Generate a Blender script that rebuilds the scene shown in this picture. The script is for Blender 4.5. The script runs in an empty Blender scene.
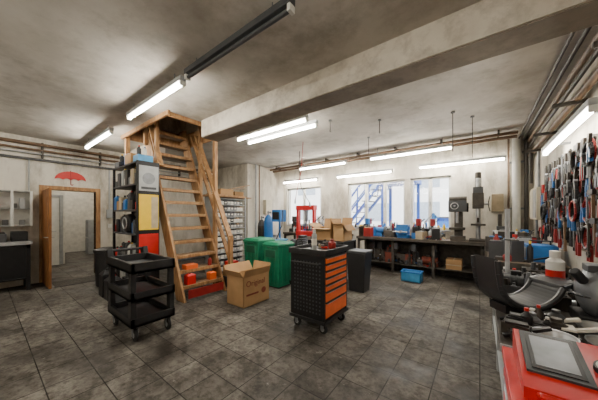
import bpy, bmesh, math, random
from mathutils import Vector, Matrix, Euler
R=math.radians
# ---------------------------------------------------------------- materials
def lin(c):
    if isinstance(c,str):
        c=[int(c[i:i+2],16)/255 for i in (0,2,4)]
    return tuple(((v/12.92) if v<=0.04045 else ((v+0.055)/1.055)**2.4) for v in c)
MC={}
def M(name,col,rough=.5,metal=0.,var=.18,scale=9.,bump=.0,emit=0.,detail=6):
    if name in MC: return MC[name]
    m=bpy.data.materials.new(name); m.use_nodes=True
    nt=m.node_tree; b=nt.nodes['Principled BSDF']
    c=lin(col)
    b.inputs['Roughness'].default_value=rough; b.inputs['Metallic'].default_value=metal
    tc=nt.nodes.new('ShaderNodeTexCoord'); n=nt.nodes.new('ShaderNodeTexNoise')
    n.inputs['Scale'].default_value=scale; n.inputs['Detail'].default_value=detail
    nt.links.new(tc.outputs['Object'],n.inputs['Vector'])
    r=nt.nodes.new('ShaderNodeValToRGB')
    r.color_ramp.elements[0].position=.3; r.color_ramp.elements[1].position=.7
    r.color_ramp.elements[0].color=(*[v*(1-var) for v in c],1)
    r.color_ramp.elements[1].color=(*[min(1,v*(1+var*.6)) for v in c],1)
    nt.links.new(n.outputs['Fac'],r.inputs['Fac']); nt.links.new(r.outputs['Color'],b.inputs['Base Color'])
    if bump:
        bp=nt.nodes.new('ShaderNodeBump'); bp.inputs['Strength'].default_value=bump; bp.inputs['Distance'].default_value=.01
        nt.links.new(n.outputs['Fac'],bp.inputs['Height']); nt.links.new(bp.outputs['Normal'],b.inputs['Normal'])
    if emit:
        b.inputs['Emission Color'].default_value=(*c,1); b.inputs['Emission Strength'].default_value=emit
    MC[name]=m; return m
def dirty(name,c1,c2,c3,rough=.85,s1=.7,s2=4.,bump=.25,p=(.38,.66),amt=.6,zs=1.):
    m=bpy.data.materials.new(name); m.use_nodes=True
    nt=m.node_tree; b=nt.nodes['Principled BSDF']; b.inputs['Roughness'].default_value=rough
    tc=nt.nodes.new('ShaderNodeTexCoord'); mp=nt.nodes.new('ShaderNodeMapping'); mp.inputs['Scale'].default_value=(1,1,zs)
    nt.links.new(tc.outputs['Object'],mp.inputs[0])
    n1=nt.nodes.new('ShaderNodeTexNoise'); n1.inputs['Scale'].default_value=s1; n1.inputs['Detail'].default_value=8; n1.inputs['Roughness'].default_value=.65
    n2=nt.nodes.new('ShaderNodeTexNoise'); n2.inputs['Scale'].default_value=s2; n2.inputs['Detail'].default_value=10; n2.inputs['Roughness'].default_value=.72
    nt.links.new(tc.outputs['Object'],n1.inputs['Vector']); nt.links.new(mp.outputs[0],n2.inputs['Vector'])
    r=nt.nodes.new('ShaderNodeValToRGB'); r.color_ramp.elements[0].position=p[0]; r.color_ramp.elements[1].position=p[1]
    r.color_ramp.elements[0].color=(*lin(c2),1); r.color_ramp.elements[1].color=(*lin(c1),1)
    nt.links.new(n1.outputs['Fac'],r.inputs['Fac'])
    r2=nt.nodes.new('ShaderNodeValToRGB'); r2.color_ramp.elements[0].position=.36; r2.color_ramp.elements[1].position=.54
    r2.color_ramp.elements[0].color=(amt,amt,amt,1); r2.color_ramp.elements[1].color=(0,0,0,1)
    nt.links.new(n2.outputs['Fac'],r2.inputs['Fac'])
    mx=nt.nodes.new('ShaderNodeMixRGB'); mx.inputs[2].default_value=(*lin(c3),1)
    nt.links.new(r2.outputs['Color'],mx.inputs[0]); nt.links.new(r.outputs['Color'],mx.inputs[1])
    nt.links.new(mx.outputs[0],b.inputs['Base Color'])
    bp=nt.nodes.new('ShaderNodeBump'); bp.inputs['Strength'].default_value=bump; bp.inputs['Distance'].default_value=.01
    nt.links.new(n2.outputs['Fac'],bp.inputs['Height']); nt.links.new(bp.outputs['Normal'],b.inputs['Normal'])
    return m
WALL=dirty('plaster_wall','e2ded3','c9c2b4','8f8777',amt=.75,s2=2.4,zs=.35)
CEIL=dirty('ceiling_plaster','d3cfc7','b2ada4','958e83',s1=.7,s2=1.5,amt=.75,bump=.4)
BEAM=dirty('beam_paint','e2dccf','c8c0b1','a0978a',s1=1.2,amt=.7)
SOFF=dirty('beam_soffit_shade','958b7e','7e756a','665d51',s1=1.2)  # darker copy of the beam paint, shade of the underside put into its colour
def floor_mat():
    m=bpy.data.materials.new('floor_tiles'); m.use_nodes=True; nt=m.node_tree; b=nt.nodes['Principled BSDF']
    tc=nt.nodes.new('ShaderNodeTexCoord'); br=nt.nodes.new('ShaderNodeTexBrick')
    br.offset=0; br.squash=1
    br.inputs['Scale'].default_value=1; br.inputs['Brick Width'].default_value=.33; br.inputs['Row Height'].default_value=.33
    br.inputs['Mortar Size'].default_value=.005; br.inputs['Mortar Smooth'].default_value=.3; br.inputs['Bias'].default_value=0
    br.inputs['Color1'].default_value=(*lin('817d77'),1); br.inputs['Color2'].default_value=(*lin('67635d'),1); br.inputs['Mortar'].default_value=(*lin('2f2b28'),1)
    nt.links.new(tc.outputs['Object'],br.inputs['Vector'])
    def noise(sc,p0,p1,c0,c1,prev,f=1.,det=10,mode='MULTIPLY'):
        n=nt.nodes.new('ShaderNodeTexNoise'); n.inputs['Scale'].default_value=sc; n.inputs['Detail'].default_value=det; n.inputs['Roughness'].default_value=.74
        nt.links.new(tc.outputs['Object'],n.inputs['Vector'])
        r=nt.nodes.new('ShaderNodeValToRGB'); r.color_ramp.elements[0].position=p0; r.color_ramp.elements[1].position=p1
        r.color_ramp.elements[0].color=(*c0,1); r.color_ramp.elements[1].color=(*c1,1)
        nt.links.new(n.outputs['Fac'],r.inputs['Fac'])
        mx=nt.nodes.new('ShaderNodeMixRGB'); mx.blend_type=mode; mx.inputs[0].default_value=f
        nt.links.new(prev,mx.inputs[1]); nt.links.new(r.outputs['Color'],mx.inputs[2]); return n,mx.outputs[0]
    n,o=noise(.9,.42,.56,(.40,.38,.36),(1.,.99,.97),br.outputs['Color'])
    _,o=noise(3.5,.41,.53,(.48,.46,.44),(1,1,1),o,.95)
    _,o=noise(16,.38,.54,(.40,.38,.36),(1,1,1),o,.85)
    _,o=noise(9,.62,.70,(0,0,0),(.15,.145,.135),o,1.,8,'ADD')
    nt.links.new(o,b.inputs['Base Color'])
    mr=nt.nodes.new('ShaderNodeMapRange'); mr.inputs['From Min'].default_value=.40; mr.inputs['From Max'].default_value=.56; mr.inputs['To Min'].default_value=.42; mr.inputs['To Max'].default_value=.9
    nt.links.new(n.outputs['Fac'],mr.inputs['Value']); nt.links.new(mr.outputs['Result'],b.inputs['Roughness'])
    bp=nt.nodes.new('ShaderNodeBump'); bp.inputs['Strength'].default_value=.35; bp.inputs['Distance'].default_value=.006; bp.invert=True
    nt.links.new(br.outputs['Fac'],bp.inputs['Height']); nt.links.new(bp.outputs['Normal'],b.inputs['Normal'])
    b.inputs['Specular IOR Level'].default_value=.25
    return m
FLOOR=floor_mat()
def wood(name,c1,c2,scale=3.,rough=.6):
    m=bpy.data.materials.new(name); m.use_nodes=True; nt=m.node_tree; b=nt.nodes['Principled BSDF']; b.inputs['Roughness'].default_value=rough
    tc=nt.nodes.new('ShaderNodeTexCoord'); mp=nt.nodes.new('ShaderNodeMapping'); mp.inputs['Scale'].default_value=(6,6,1.2)
    n=nt.nodes.new('ShaderNodeTexNoise'); n.inputs['Scale'].default_value=scale; n.inputs['Detail'].default_value=8; n.inputs['Distortion'].default_value=.6
    r=nt.nodes.new('ShaderNodeValToRGB'); r.color_ramp.elements[0].position=.32; r.color_ramp.elements[1].position=.68
    r.color_ramp.elements[0].color=(*lin(c1),1); r.color_ramp.elements[1].color=(*lin(c2),1)
    nt.links.new(tc.outputs['Object'],mp.inputs[0]); nt.links.new(mp.outputs[0],n.inputs['Vector']); nt.links.new(n.outputs['Fac'],r.inputs['Fac']); nt.links.new(r.outputs['Color'],b.inputs['Base Color'])
    return m
PINE=wood('pine_wood','7f5a36','b38a5c'); TREAD=wood('worn_tread_wood','5f4a36','937557'); DOORW=wood('door_wood','7a4a22','a06a34'); BENCHW=wood('bench_wood','4a3c2e','6e5b45')
BLACK=M('black_plastic','1f1f21',.45,0,.25); BLACKM=M('black_metal','1e1e20',.4,.3,.25); DGREY=M('dark_grey_plastic','3f4144',.5); GREY=M('grey_metal','808387',.4,.5,.3)
STEEL=M('steel','b0b2b4',.35,.85,.3); OILY=M('oily_iron','3f3a34',.45,.5,.4,14); WHITE=M('white_paint','dcdcd6',.5,0,.1); LGREY=M('light_grey_paint','a2a5a6',.5,0,.15)
ORANGE=M('orange_paint','e8692a',.35,0,.12); RED=M('red_paint','c8201c',.35,0,.12); DRED=M('dark_red','96231f',.5); BLUE=M('blue_paint','2a6fb5',.4,0,.15); LBLUE=M('light_blue','4795c8',.45)
DBLUE=M('deep_blue','164a9c',.5); GREEN=M('green_plastic','137a58',.45,0,.15); DGREEN=M('dark_green','1d5a44',.5); YELLOW=M('yellow_paint','ecc52c',.4,0,.08); CARD=M('cardboard','b08b60',.85,0,.14,5); CARDD=M('cardboard_inside','8f6f4a',.9)
BEIGE=M('beige','b9a88a',.6); RUBBER=M('rubber','181818',.7); PIPEB=M('brown_pipe','6b5440',.6,0,.3); PIPED=M('dark_conduit','3b3631',.6,0,.3); PAPER=M('paper','dcd8cc',.8,0,.05)
CREAM=M('cream_cabinet','c9c2ac',.5,0,.1); SALMON=M('red_brown','7c3a28',.6); TUBE=M('tube_glow','fff7e8',.5,0,0,emit=108.)
GRIME=M('grimy_metal','4f4a43',.55,.3,.4,11); PEG=M('pegboard','857a66',.8,0,.35,5)
def glass():
    m=bpy.data.materials.new('window_glass'); m.use_nodes=True; nt=m.node_tree
    nt.nodes.remove(nt.nodes['Principled BSDF']); o=nt.nodes['Material Output']
    t=nt.nodes.new('ShaderNodeBsdfTransparent'); g=nt.nodes.new('ShaderNodeBsdfGlossy'); g.inputs['Roughness'].default_value=.1; x=nt.nodes.new('ShaderNodeMixShader'); x.inputs[0].default_value=.06
    nt.links.new(t.outputs[0],x.inputs[1]); nt.links.new(g.outputs[0],x.inputs[2]); nt.links.new(x.outputs[0],o.inputs[0]); return m
GLASS=glass()
# ---------------------------------------------------------------- builder
class B:
    def __init__(s): s.bm=bmesh.new(); s.mats=[]
    def mi(s,m):
        if m not in s.mats: s.mats.append(m)
        return s.mats.index(m)
    def face(s,vs,m,smooth=False):
        try: f=s.bm.faces.new(vs)
        except ValueError: return
        f.material_index=s.mi(m); f.smooth=smooth
    def hexa(s,p,m):
        v=[s.bm.verts.new(q) for q in p]
        for q in ((0,3,2,1),(4,5,6,7),(0,1,5,4),(1,2,6,5),(2,3,7,6),(3,0,4,7)): s.face([v[i] for i in q],m)
    def box(s,x0,x1,y0,y1,z0,z1,m,rz=0,rx=0,ry=0):
        p=[Vector(q) for q in ((x0,y0,z0),(x1,y0,z0),(x1,y1,z0),(x0,y1,z0),(x0,y0,z1),(x1,y0,z1),(x1,y1,z1),(x0,y1,z1))]
        if rz or rx or ry:
            c=Vector(((x0+x1)/2,(y0+y1)/2,(z0+z1)/2)); Q=Matrix.Rotation(R(rz),3,'Z')@Matrix.Rotation(R(ry),3,'Y')@Matrix.Rotation(R(rx),3,'X')
            p=[c+Q@(q-c) for q in p]
        s.hexa(p,m)
    def taper(s,cx,cy,z0,z1,wx0,wy0,wx1,wy1,m):
        p=[(cx-wx0/2,cy-wy0/2,z0),(cx+wx0/2,cy-wy0/2,z0),(cx+wx0/2,cy+wy0/2,z0),(cx-wx0/2,cy+wy0/2,z0),(cx-wx1/2,cy-wy1/2,z1),(cx+wx1/2,cy-wy1/2,z1),(cx+wx1/2,cy+wy1/2,z1),(cx-wx1/2,cy+wy1/2,z1)]
        s.hexa(p,m)
    def lathe(s,c,prof,m,axis=(0,0,1),seg=20,mats=None,cap=True):
        c=Vector(c); q=Vector((0,0,1)).rotation_difference(Vector(axis).normalized())
        rings=[]
        for r,h in prof:
            rings.append([s.bm.verts.new(c+q@Vector((r*math.cos(2*math.pi*i/seg),r*math.sin(2*math.pi*i/seg),h))) for i in range(seg)])
        for k in range(len(rings)-1):
            mm=mats[k] if mats else m
            for i in range(seg):
                j=(i+1)%seg; s.face([rings[k][i],rings[k][j],rings[k+1][j],rings[k+1][i]],mm,True)
        if cap:
            s.face(list(reversed(rings[0])),mats[0] if mats else m); s.face(rings[-1],mats[-1] if mats else m)
    def cyl(s,p1,p2,r,m,r2=None,seg=12):
        p1=Vector(p1);p2=Vector(p2); d=p2-p1
        if d.length<1e-6: return
        s.lathe(p1,[(r,0),(r if r2 is None else r2,d.length)],m,d,seg)
    def ball(s,c,r,m,sc=(1,1,1),seg=12):
        prof=[(max(.0005,r*math.sin(math.pi*i/8)),-r*math.cos(math.pi*i/8)) for i in range(9)]
        n0=len(s.bm.verts); s.lathe(c,prof,m,(0,0,1),seg); s.bm.verts.ensure_lookup_table(); c=Vector(c)
        for v in s.bm.verts[n0:]:
            v.co=Vector((c.x+(v.co.x-c.x)*sc[0],c.y+(v.co.y-c.y)*sc[1],c.z+(v.co.z-c.z)*sc[2]))
    def pipe(s,pts,r,m,seg=8):
        for a,b in zip(pts[:-1],pts[1:]): s.cyl(a,b,r,m,seg=seg)
        for a in pts[1:-1]: s.ball(a,r,m,seg=seg)
    def beam(s,p1,p2,w,t,m,up=(0,0,1)):
        p1=Vector(p1);p2=Vector(p2); d=(p2-p1).normalized(); u=Vector(up)
        if abs(d.dot(u))>.99: u=Vector((1,0,0))
        a=d.cross(u).normalized()*w/2; b=d.cross(a).normalized()*t/2
        s.hexa([p1-a-b,p1+a-b,p1+a+b,p1-a+b,p2-a-b,p2+a-b,p2+a+b,p2-a+b],m)
    def prism(s,pts,axis,a,b,m):
        def mk(u,v,w): return {'x':(w,u,v),'y':(u,w,v),'z':(u,v,w)}[axis]
        A=[s.bm.verts.new(mk(u,v,a)) for u,v in pts]; C=[s.bm.verts.new(mk(u,v,b)) for u,v in pts]
        n=len(pts); s.face(list(reversed(A)),m); s.face(C,m)
        for i in range(n): s.face([A[i],A[(i+1)%n],C[(i+1)%n],C[i]],m)
    def torus(s,c,r,t,m,axis=(0,0,1),seg=16):
        q=Vector((0,0,1)).rotation_difference(Vector(axis).normalized()); c=Vector(c)
        pts=[c+q@Vector((r*math.cos(2*math.pi*i/seg),r*math.sin(2*math.pi*i/seg),0)) for i in range(seg+1)]
        for a,b in zip(pts[:-1],pts[1:]): s.cyl(a,b,t,m,seg=6)
    def caster(s,x,y,r,m=None,ax=(0,1,0)):
        a=Vector(ax)*.018
        c=Vector((x,y,r)); s.lathe(c-a,[(r*.8,0),(r,.006),(r,.030),(r*.8,.036)],RUBBER,ax,18)
        s.cyl(c-a*1.15,c+a*1.15,r*.45,LGREY)
        n=Vector(ax)*.026
        for sg in (-1,1):
            p=c+n*sg; s.box(p.x-.012-abs(ax[1])*.01,p.x+.012+abs(ax[1])*.01,p.y-.004-abs(ax[0])*.02,p.y+.004+abs(ax[0])*.02,r*.8,2*r+.02,GREY)
        s.box(x-.035,x+.035,y-.035,y+.035,2*r+.012,2*r+.028,GREY)
    def done(s,name,bevel=.0,parent=None):
        bmesh.ops.recalc_face_normals(s.bm,faces=s.bm.faces)
        xs=[v.co for v in s.bm.verts]
        o=Vector(((min(v.x for v in xs)+max(v.x for v in xs))/2,(min(v.y for v in xs)+max(v.y for v in xs))/2,min(v.z for v in xs)))
        if name in('floor','ceiling') or name.startswith('wall_'): o=Vector((0,0,0))
        for v in s.bm.verts: v.co-=o
        me=bpy.data.meshes.new(name); s.bm.to_mesh(me); s.bm.free()
        for m in s.mats: me.materials.append(m)
        me.set_sharp_from_angle(angle=R(38))
        ob=bpy.data.objects.new(name,me); bpy.context.collection.objects.link(ob); ob.location=o
        if bevel:
            md=ob.modifiers.new('bevel','BEVEL'); md.width=bevel; md.segments=2; md.limit_method='ANGLE'; md.angle_limit=R(50); md.use_clamp_overlap=True
        if parent: ob.parent=parent; ob.location=o-parent.location
        return ob
def text(s,loc,size,m,parent,face='x',name='lettering',vert=False,align='CENTER'):
    cu=bpy.data.curves.new(name,'FONT'); cu.body=s; cu.size=size; cu.extrude=.001; cu.align_x=align; cu.align_y='CENTER'
    t=bpy.data.objects.new(name,cu); bpy.context.collection.objects.link(t)
    E={'x':(R(90),0,R(90)),'-y':(R(90),0,0)}[face]
    mat=Matrix.Translation(Vector(loc))@Euler(E).to_matrix().to_4x4()
    if vert: mat=mat@Matrix.Rotation(R(90),4,'Z')
    bpy.context.view_layer.update()
    me=bpy.data.meshes.new_from_object(t.evaluated_get(bpy.context.evaluated_depsgraph_get()))
    bpy.data.objects.remove(t)
    o=bpy.data.objects.new(name,me); bpy.context.collection.objects.link(o); me.materials.clear(); me.materials.append(m)
    me.transform(Matrix.Translation(-parent.location)@mat); o.parent=parent
    return o
# ---------------------------------------------------------------- shell
H=3.15; XL=-7.7; XR=.9; YB=7.0; YF=-2.6
b=B(); b.box(-13.2,1.1,-2.8,7.25,-.12,0,FLOOR); b.done('floor')
ox0,ox1,oy0,oy1=-6.0,-4.0,1.78,3.02
b=B()
b.box(-13.2,1.1,-2.8,oy0,H,H+.25,CEIL); b.box(-13.2,1.1,oy1,7.25,H,H+.25,CEIL); b.box(-13.2,ox0,oy0,oy1,H,H+.25,CEIL); b.box(ox1,1.1,oy0,oy1,H,H+.25,CEIL)
b.done('ceiling')
b=B()
b.box(ox0-.1,ox0,oy0-.1,oy1+.1,H+.25,H+1.9,WALL); b.box(ox1,ox1+.1,oy0-.1,oy1+.1,H+.25,H+1.9,WALL); b.box(ox0,ox1,oy0-.1,oy0,H+.25,H+1.9,WALL); b.box(ox0,ox1,oy1,oy1+.1,H+.25,H+1.9,WALL); b.box(ox0-.1,ox1+.1,oy0-.1,oy1+.1,H+1.9,H+2.0,WALL)
b.done('wall_upper_shaft')
dy0,dy1,dh=.86,1.74,2.05
b=B(); b.box(XL-.15,XL,-2.8,dy0,0,H,WALL); b.box(XL-.15,XL,dy1,5.35,0,H,WALL); b.box(XL-.15,XL,dy0,dy1,dh,H,WALL); b.done('wall_left')
b=B(); b.box(XL,-6.0,5.2,5.35,0,H,WALL); b.done('wall_recess')
b=B(); b.box(-6.15,-6.0,5.35,7.0,0,H,WALL); b.done('wall_pier')
b=B(); b.box(XR,XR+.15,-2.8,7.15,0,H,WALL); b.done('wall_right')
b=B(); b.box(XL,XR,YF-.15,YF,0,H,WALL); b.done('wall_front')
wins=[(-5.85,-4.35),(-3.33,-1.64),(-1.50,-.57)]; wz0,wz1=1.1,2.47
b=B(); b.box(-6.15,XR,YB,YB+.25,0,wz0,WALL); b.box(-6.15,XR,YB,YB+.25,wz1,H,WALL)
e=-6.15
for a,c in wins: b.box(e,a,YB,YB+.25,wz0,wz1,WALL); e=c
b.box(e,XR,YB,YB+.25,wz0,wz1,WALL); b.done('wall_back')
for i,(a,c) in enumerate(wins):
    b=B(); y0,y1=YB+.08,YB+.14; f=.055
    b.box(a,c,y0,y1,wz0,wz0+f,WHITE); b.box(a,c,y0,y1,wz1-f,wz1,WHITE); b.box(a,a+f,y0,y1,wz0,wz1,WHITE); b.box(c-f,c,y0,y1,wz0,wz1,WHITE)
    n=3 if i==1 else 2
    for k in range(1,n):
        x=a+(c-a)*k/n; b.box(x-.045,x+.045,y0,y1,wz0,wz1,WHITE)
        b.box(x-.012,x+.012,y0-.04,y0,wz0+.6,wz0+.72,LGREY)
    b.box(a,c,YB-.04,YB+.1,wz0-.035,wz0,LGREY)
    b.box(a+f,c-f,y0+.028,y0+.034,wz0+f,wz1-f,GLASS)
    b.done('window_%d'%(i+1),.004)
b=B()
b.box(XL-.17,XL+.03,dy0-.09,dy0,0,dh+.09,PINE); b.box(XL-.17,XL+.03,dy1,dy1+.09,0,dh+.09,PINE); b.box(XL-.17,XL+.03,dy0,dy1,dh,dh+.09,PINE); b.done('trim_door_frame',.005)
b=B(); x0=XL+.04
b.box(x0,x0+.84,dy0-.045,dy0-.005,.01,2.02,DOORW)
for z0,z1 in ((.15,.9),(1.05,1.85)):
    b.box(x0+.12,x0+.72,dy0-.052,dy0-.045,z0,z1,DOORW); b.box(x0+.12,x0+.72,dy0-.005,dy0+.002,z0,z1,DOORW)
b.cyl((x0+.77,dy0-.09,1.03),(x0+.77,dy0+.04,1.03),.011,STEEL); b.cyl((x0+.77,dy0+.04,1.03),(x0+.67,dy0+.04,1.03),.01,STEEL); b.cyl((x0+.77,dy0-.09,1.03),(x0+.67,dy0-.09,1.03),.01,STEEL)
b.done('door_1',.004)
CORR=M('corridor_wall','d6d2c8',.8)
b=B(); b.box(-13.1,XL-.15,.2,.35,0,H,CORR); b.box(-13.1,XL-.15,2.9,3.05,0,H,CORR); b.box(-13.2,-13.05,.2,3.05,0,H,CORR); b.box(-10.2,-10.08,.35,1.55,0,H,CORR); b.done('wall_corridor')
b=B(); b.box(-10.08,-10.04,.62,1.42,.0,2.0,WHITE); b.box(-10.08,-10.02,.54,.62,0,2.08,LGREY); b.box(-10.08,-10.02,1.42,1.5,0,2.08,LGREY); b.box(-10.08,-10.02,.62,1.42,2.0,2.08,LGREY); b.cyl((-10.04,1.34,1.0),(-9.98,1.34,1.0),.012,STEEL); b.cyl((-9.98,1.34,1.0),(-9.98,1.24,1.0),.01,STEEL); b.done('door_2',.004)
b=B(); b.box(-12.2,-11.8,2.45,2.89,0,1.3,LGREY); b.box(-12.18,-11.82,2.44,2.45,.05,.6,GREY); b.box(-12.18,-11.82,2.44,2.45,.65,1.25,GREY); b.done('metal_locker',.005)
b=B()
for xa,xb in ((-3.93,XR),(XL,-6.06)):
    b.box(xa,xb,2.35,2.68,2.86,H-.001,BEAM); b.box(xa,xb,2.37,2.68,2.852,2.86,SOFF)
b.done('trim_ceiling_beam')
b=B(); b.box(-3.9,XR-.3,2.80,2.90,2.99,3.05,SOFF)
for y,z,r in ((2.74,2.93,.022),(2.98,3.08,.018)): b.cyl((-3.85,y,z),(XR-.3,y,z),r,PIPED)
for k in range(8): b.box(-3.6+k*.58,-3.56+k*.58,2.7,2.99,3.05,H-.002,PIPED)
b.done('cable_conduits')
b=B()
for y,z in ((6.15,3.06),(6.3,3.02)): b.cyl((-5.9,y,z),(.58,y,z),.032,PIPEB)
for k in range(7): b.box(-5.6+k*.98,-5.57+k*.98,6.1,6.34,3.05,H-.002,PIPED)
b.done('heating_pipes')
b=B()
for x,z,r in ((.82,3.02,.03),(.74,3.08,.02),(.82,2.9,.02),(.83,2.72,.035),(.66,3.1,.016)): b.cyl((x,-2.5,z),(x,6.95,z),r,PIPED if r<.03 else PIPEB)
for k in range(8): b.box(.64,.898,-2.2+k*1.2,-2.17+k*1.2,2.66,2.70,PIPED)
b.cyl((.8,6.5,2.72),(.8,6.5,2.1),.03,PIPED)
b.done('ceiling_service_pipes')
b=B()
for z,r in ((3.0,.035),(2.88,.022),(2.80,.016)): b.cyl((XL+.08,-2.5,z),(XL+.08,5.15,z),r,PIPEB if r>.02 else LGREY)
b.box(XL,XL+.09,-2.4,5.1,2.66,2.70,DGREY)
b.cyl((XL+.04,.62,2.66),(XL+.04,.62,2.0),.014,LGREY); b.cyl((XL+.06,2.6,2.88),(XL+.06,2.6,.1),.022,PIPEB); b.cyl((XL+.06,2.75,3.0),(XL+.06,2.75,.1),.03,LGREY)
for k in range(8): b.box(XL,XL+.1,-2.2+k,-2.17+k,2.72,3.05,PIPED)
b.done('wall_pipes')
b=B(); b.box(XL,XL+.015,1.84,5.19,0,.1,GREY); b.done('baseboard_left')
b=B(); b.cyl((.62,6.88,0),(.62,6.88,H),.07,WHITE,seg=20); b.cyl((.78,6.9,0),(.78,6.9,H),.035,PIPED); b.cyl((.5,6.93,0),(.5,6.93,H),.02,PIPEB)
for z in (.6,1.6,2.6): b.box(.5,.8,6.93,7.0,z,z+.04,GREY)
b.done('downpipe_column')
# ---------------------------------------------------------------- fluorescent lamps
def lamp(x0,x1,y,z,lit=True,along='x',hang=None,name='fluorescent_lamp'):
    b=B()
    T=lambda u,v,w:(u,v,w) if along=='x' else (v,u,w)
    def bx(u0,u1,v0,v1,w0,w1,m):
        if along=='x': b.box(u0,u1,v0,v1,w0,w1,m)
        else: b.box(v0,v1,u0,u1,w0,w1,m)
    bx(x0,x1,y-.035,y+.035,z+.03,z+.085,LGREY if lit else DGREY)
    bx(x0,x0+.03,y-.03,y+.03,z-.025,z+.03,WHITE); bx(x1-.03,x1,y-.03,y+.03,z-.025,z+.03,WHITE)
    b.cyl(T(x0+.03,y,z),T(x1-.03,y,z),.019,TUBE if lit else DGREY)
    if hang=='wall':
        for u in (x0+.3,x1-.3): 
            bx(u-.012,u+.012,y,(XR if along=='y' else YB)-.001,z+.04,z+.07,GREY)
    elif z+.085<H-.005:
        for u in (x0+.2,x1-.2): b.cyl(T(u,y,z+.08),T(u,y,H-.001),.006,GREY)
    b.done(name,.003)
lamp(-4.33,-2.68,1.38,2.97); lamp(-7.0,-5.3,1.42,2.97); lamp(-2.6,-1.1,1.38,3.0,lit=False)
lamp(-3.85,-2.15,3.08,2.97); lamp(-3.85,-2.15,3.36,2.97)
lamp(-2.25,-.45,6.0,2.9); lamp(-4.5,-2.9,6.0,2.9)
lamp(-1.25,.45,6.75,2.68,hang='wall'); lamp(-3.6,-1.9,6.75,2.66,hang='wall'); lamp(-5.8,-4.3,6.75,2.66,hang='wall')
lamp(2.9,4.7,.72,2.32,along='y',hang='wall')
lamp(-6.5,-5.0,-1.2,2.85); lamp(-2.8,-1.2,-1.2,2.85); lamp(-.9,.5,-.9,2.85)
lamp(-9.9,-8.6,1.9,3.03); lamp(-12.6,-11.2,1.8,3.03)  # corridor tubes out of view, added to make the hallway brighter
b=B()
for x,y,zz in ((-.35,4.6,2.55),(-1.9,5.0,2.8),(-1.4,4.2,2.95),(-2.1,3.7,2.98),(-.1,5.0,2.5)):
    b.cyl((x,y,H-.002),(x,y,zz),.007,PIPED,seg=6); b.torus((x,y,zz-.02),.02,.005,PIPED,(1,0,0),8); b.cyl((x,y,H-.02),(x,y,H-.002),.03,DGREY)
b.done('ceiling_hooks')
b=B(); b.pipe([(-3.75,5.0,H-.01),(-3.75,5.0,2.6),(-3.7,5.0,2.2),(-3.55,5.05,1.9),(-3.5,5.1,1.8)],.009,BLACK,6); b.pipe([(-3.2,4.4,H-.01),(-3.25,4.4,2.5),(-3.4,4.45,2.1),(-3.5,4.5,1.85)],.008,DRED,6); b.cyl((-3.5,5.1,1.8),(-3.5,5.12,1.7),.02,STEEL); b.cyl((-3.5,4.5,1.85),(-3.51,4.5,1.75),.018,STEEL); b.done('compressed_air_hoses')
# ---------------------------------------------------------------- staircase
b=B(); sx=-4.0; k=-.45; ya,yb=2.05,2.90; zt=3.45
for y in (ya,yb-.045): b.prism([(sx+.05,0),(sx-.22,0),(sx-.22+k*zt,zt),(sx+.05+k*zt,zt)],'y',y,y+.045,PINE)
for i in range(1,14):
    z=.25*i; x=sx-.08+k*z
    b.box(x-.13,x+.14,ya+.045,yb-.045,z-.04,z,TREAD)
    b.box(x+.12,x+.145,ya+.045,yb-.045,z-.055,z+.003,PINE)
def seg(y,xa,za,xb,zb,w=.04,t=.1): b.beam((xa,y,za),(xb,y,zb),w,t,PINE,(0,1,0))
ry=yb+.03
seg(ry,-3.86,1.0,-5.1,3.25); seg(ry,-3.86,.55,-5.3,3.3,.03,.08)
b.box(-3.92,-3.84,ry-.035,ry+.035,0,1.08,PINE); b.box(-4.45,-4.37,ry-.02,ry+.05,0,3.5,PINE); b.box(-5.0,-4.93,ry-.02,ry+.05,1.8,3.5,PINE)
seg(ya-.03,-4.75,2.4,-5.3,3.5); 
b.box(-4.95,-4.87,ya-.065,ya,1.9,3.9,PINE); b.box(-5.45,-5.38,ya-.065,ya,2.9,4.0,PINE)
t=.04
zf=H-.07
b.box(ox0-.06,ox1+.06,oy0,oy0+t,zf,H+.26,PINE); b.box(ox0-.06,ox1+.06,oy1-t,oy1,zf,H+.26,PINE); b.box(ox0,ox0+t,oy0,oy1,zf,H+.26,PINE); b.box(ox1-t,ox1,oy0,oy1,zf,H+.26,PINE)
b.box(ox0+.04,sx-.25+k*zt+.05,ya,yb,H+.22,H+.26,TREAD)
b.box(ox0+.04,ox0+.12,oy0+.04,oy0+.12,H-.5,H+1.0,PINE); b.box(-5.0,-4.93,oy0+.04,oy0+.1,H,H+1.0,PINE); b.box(ox0+.04,ox1-.05,oy0+.1,oy0+.13,H+.85,H+.95,PINE); b.box(ox0+.04,ox1-.05,oy1-.1,oy1-.07,H+.85,H+.95,PINE); b.box(-4.2,-4.13,oy1-.1,oy1-.04,H-.1,H+1.0,PINE)
b.beam((ox0+.08,oy0+.1,H-.45),(-4.95,ya-.03,H-.75),.04,.08,PINE)
st=b.done('wooden_staircase',.004)
p=B(); p.box(-3.948,-3.942,2.12,2.82,.05,.2,DRED); pl=p.done('step_sign_plate',.002,st)
text('RON',(-3.94,2.47,.125),.15,WHITE,pl)
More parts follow.
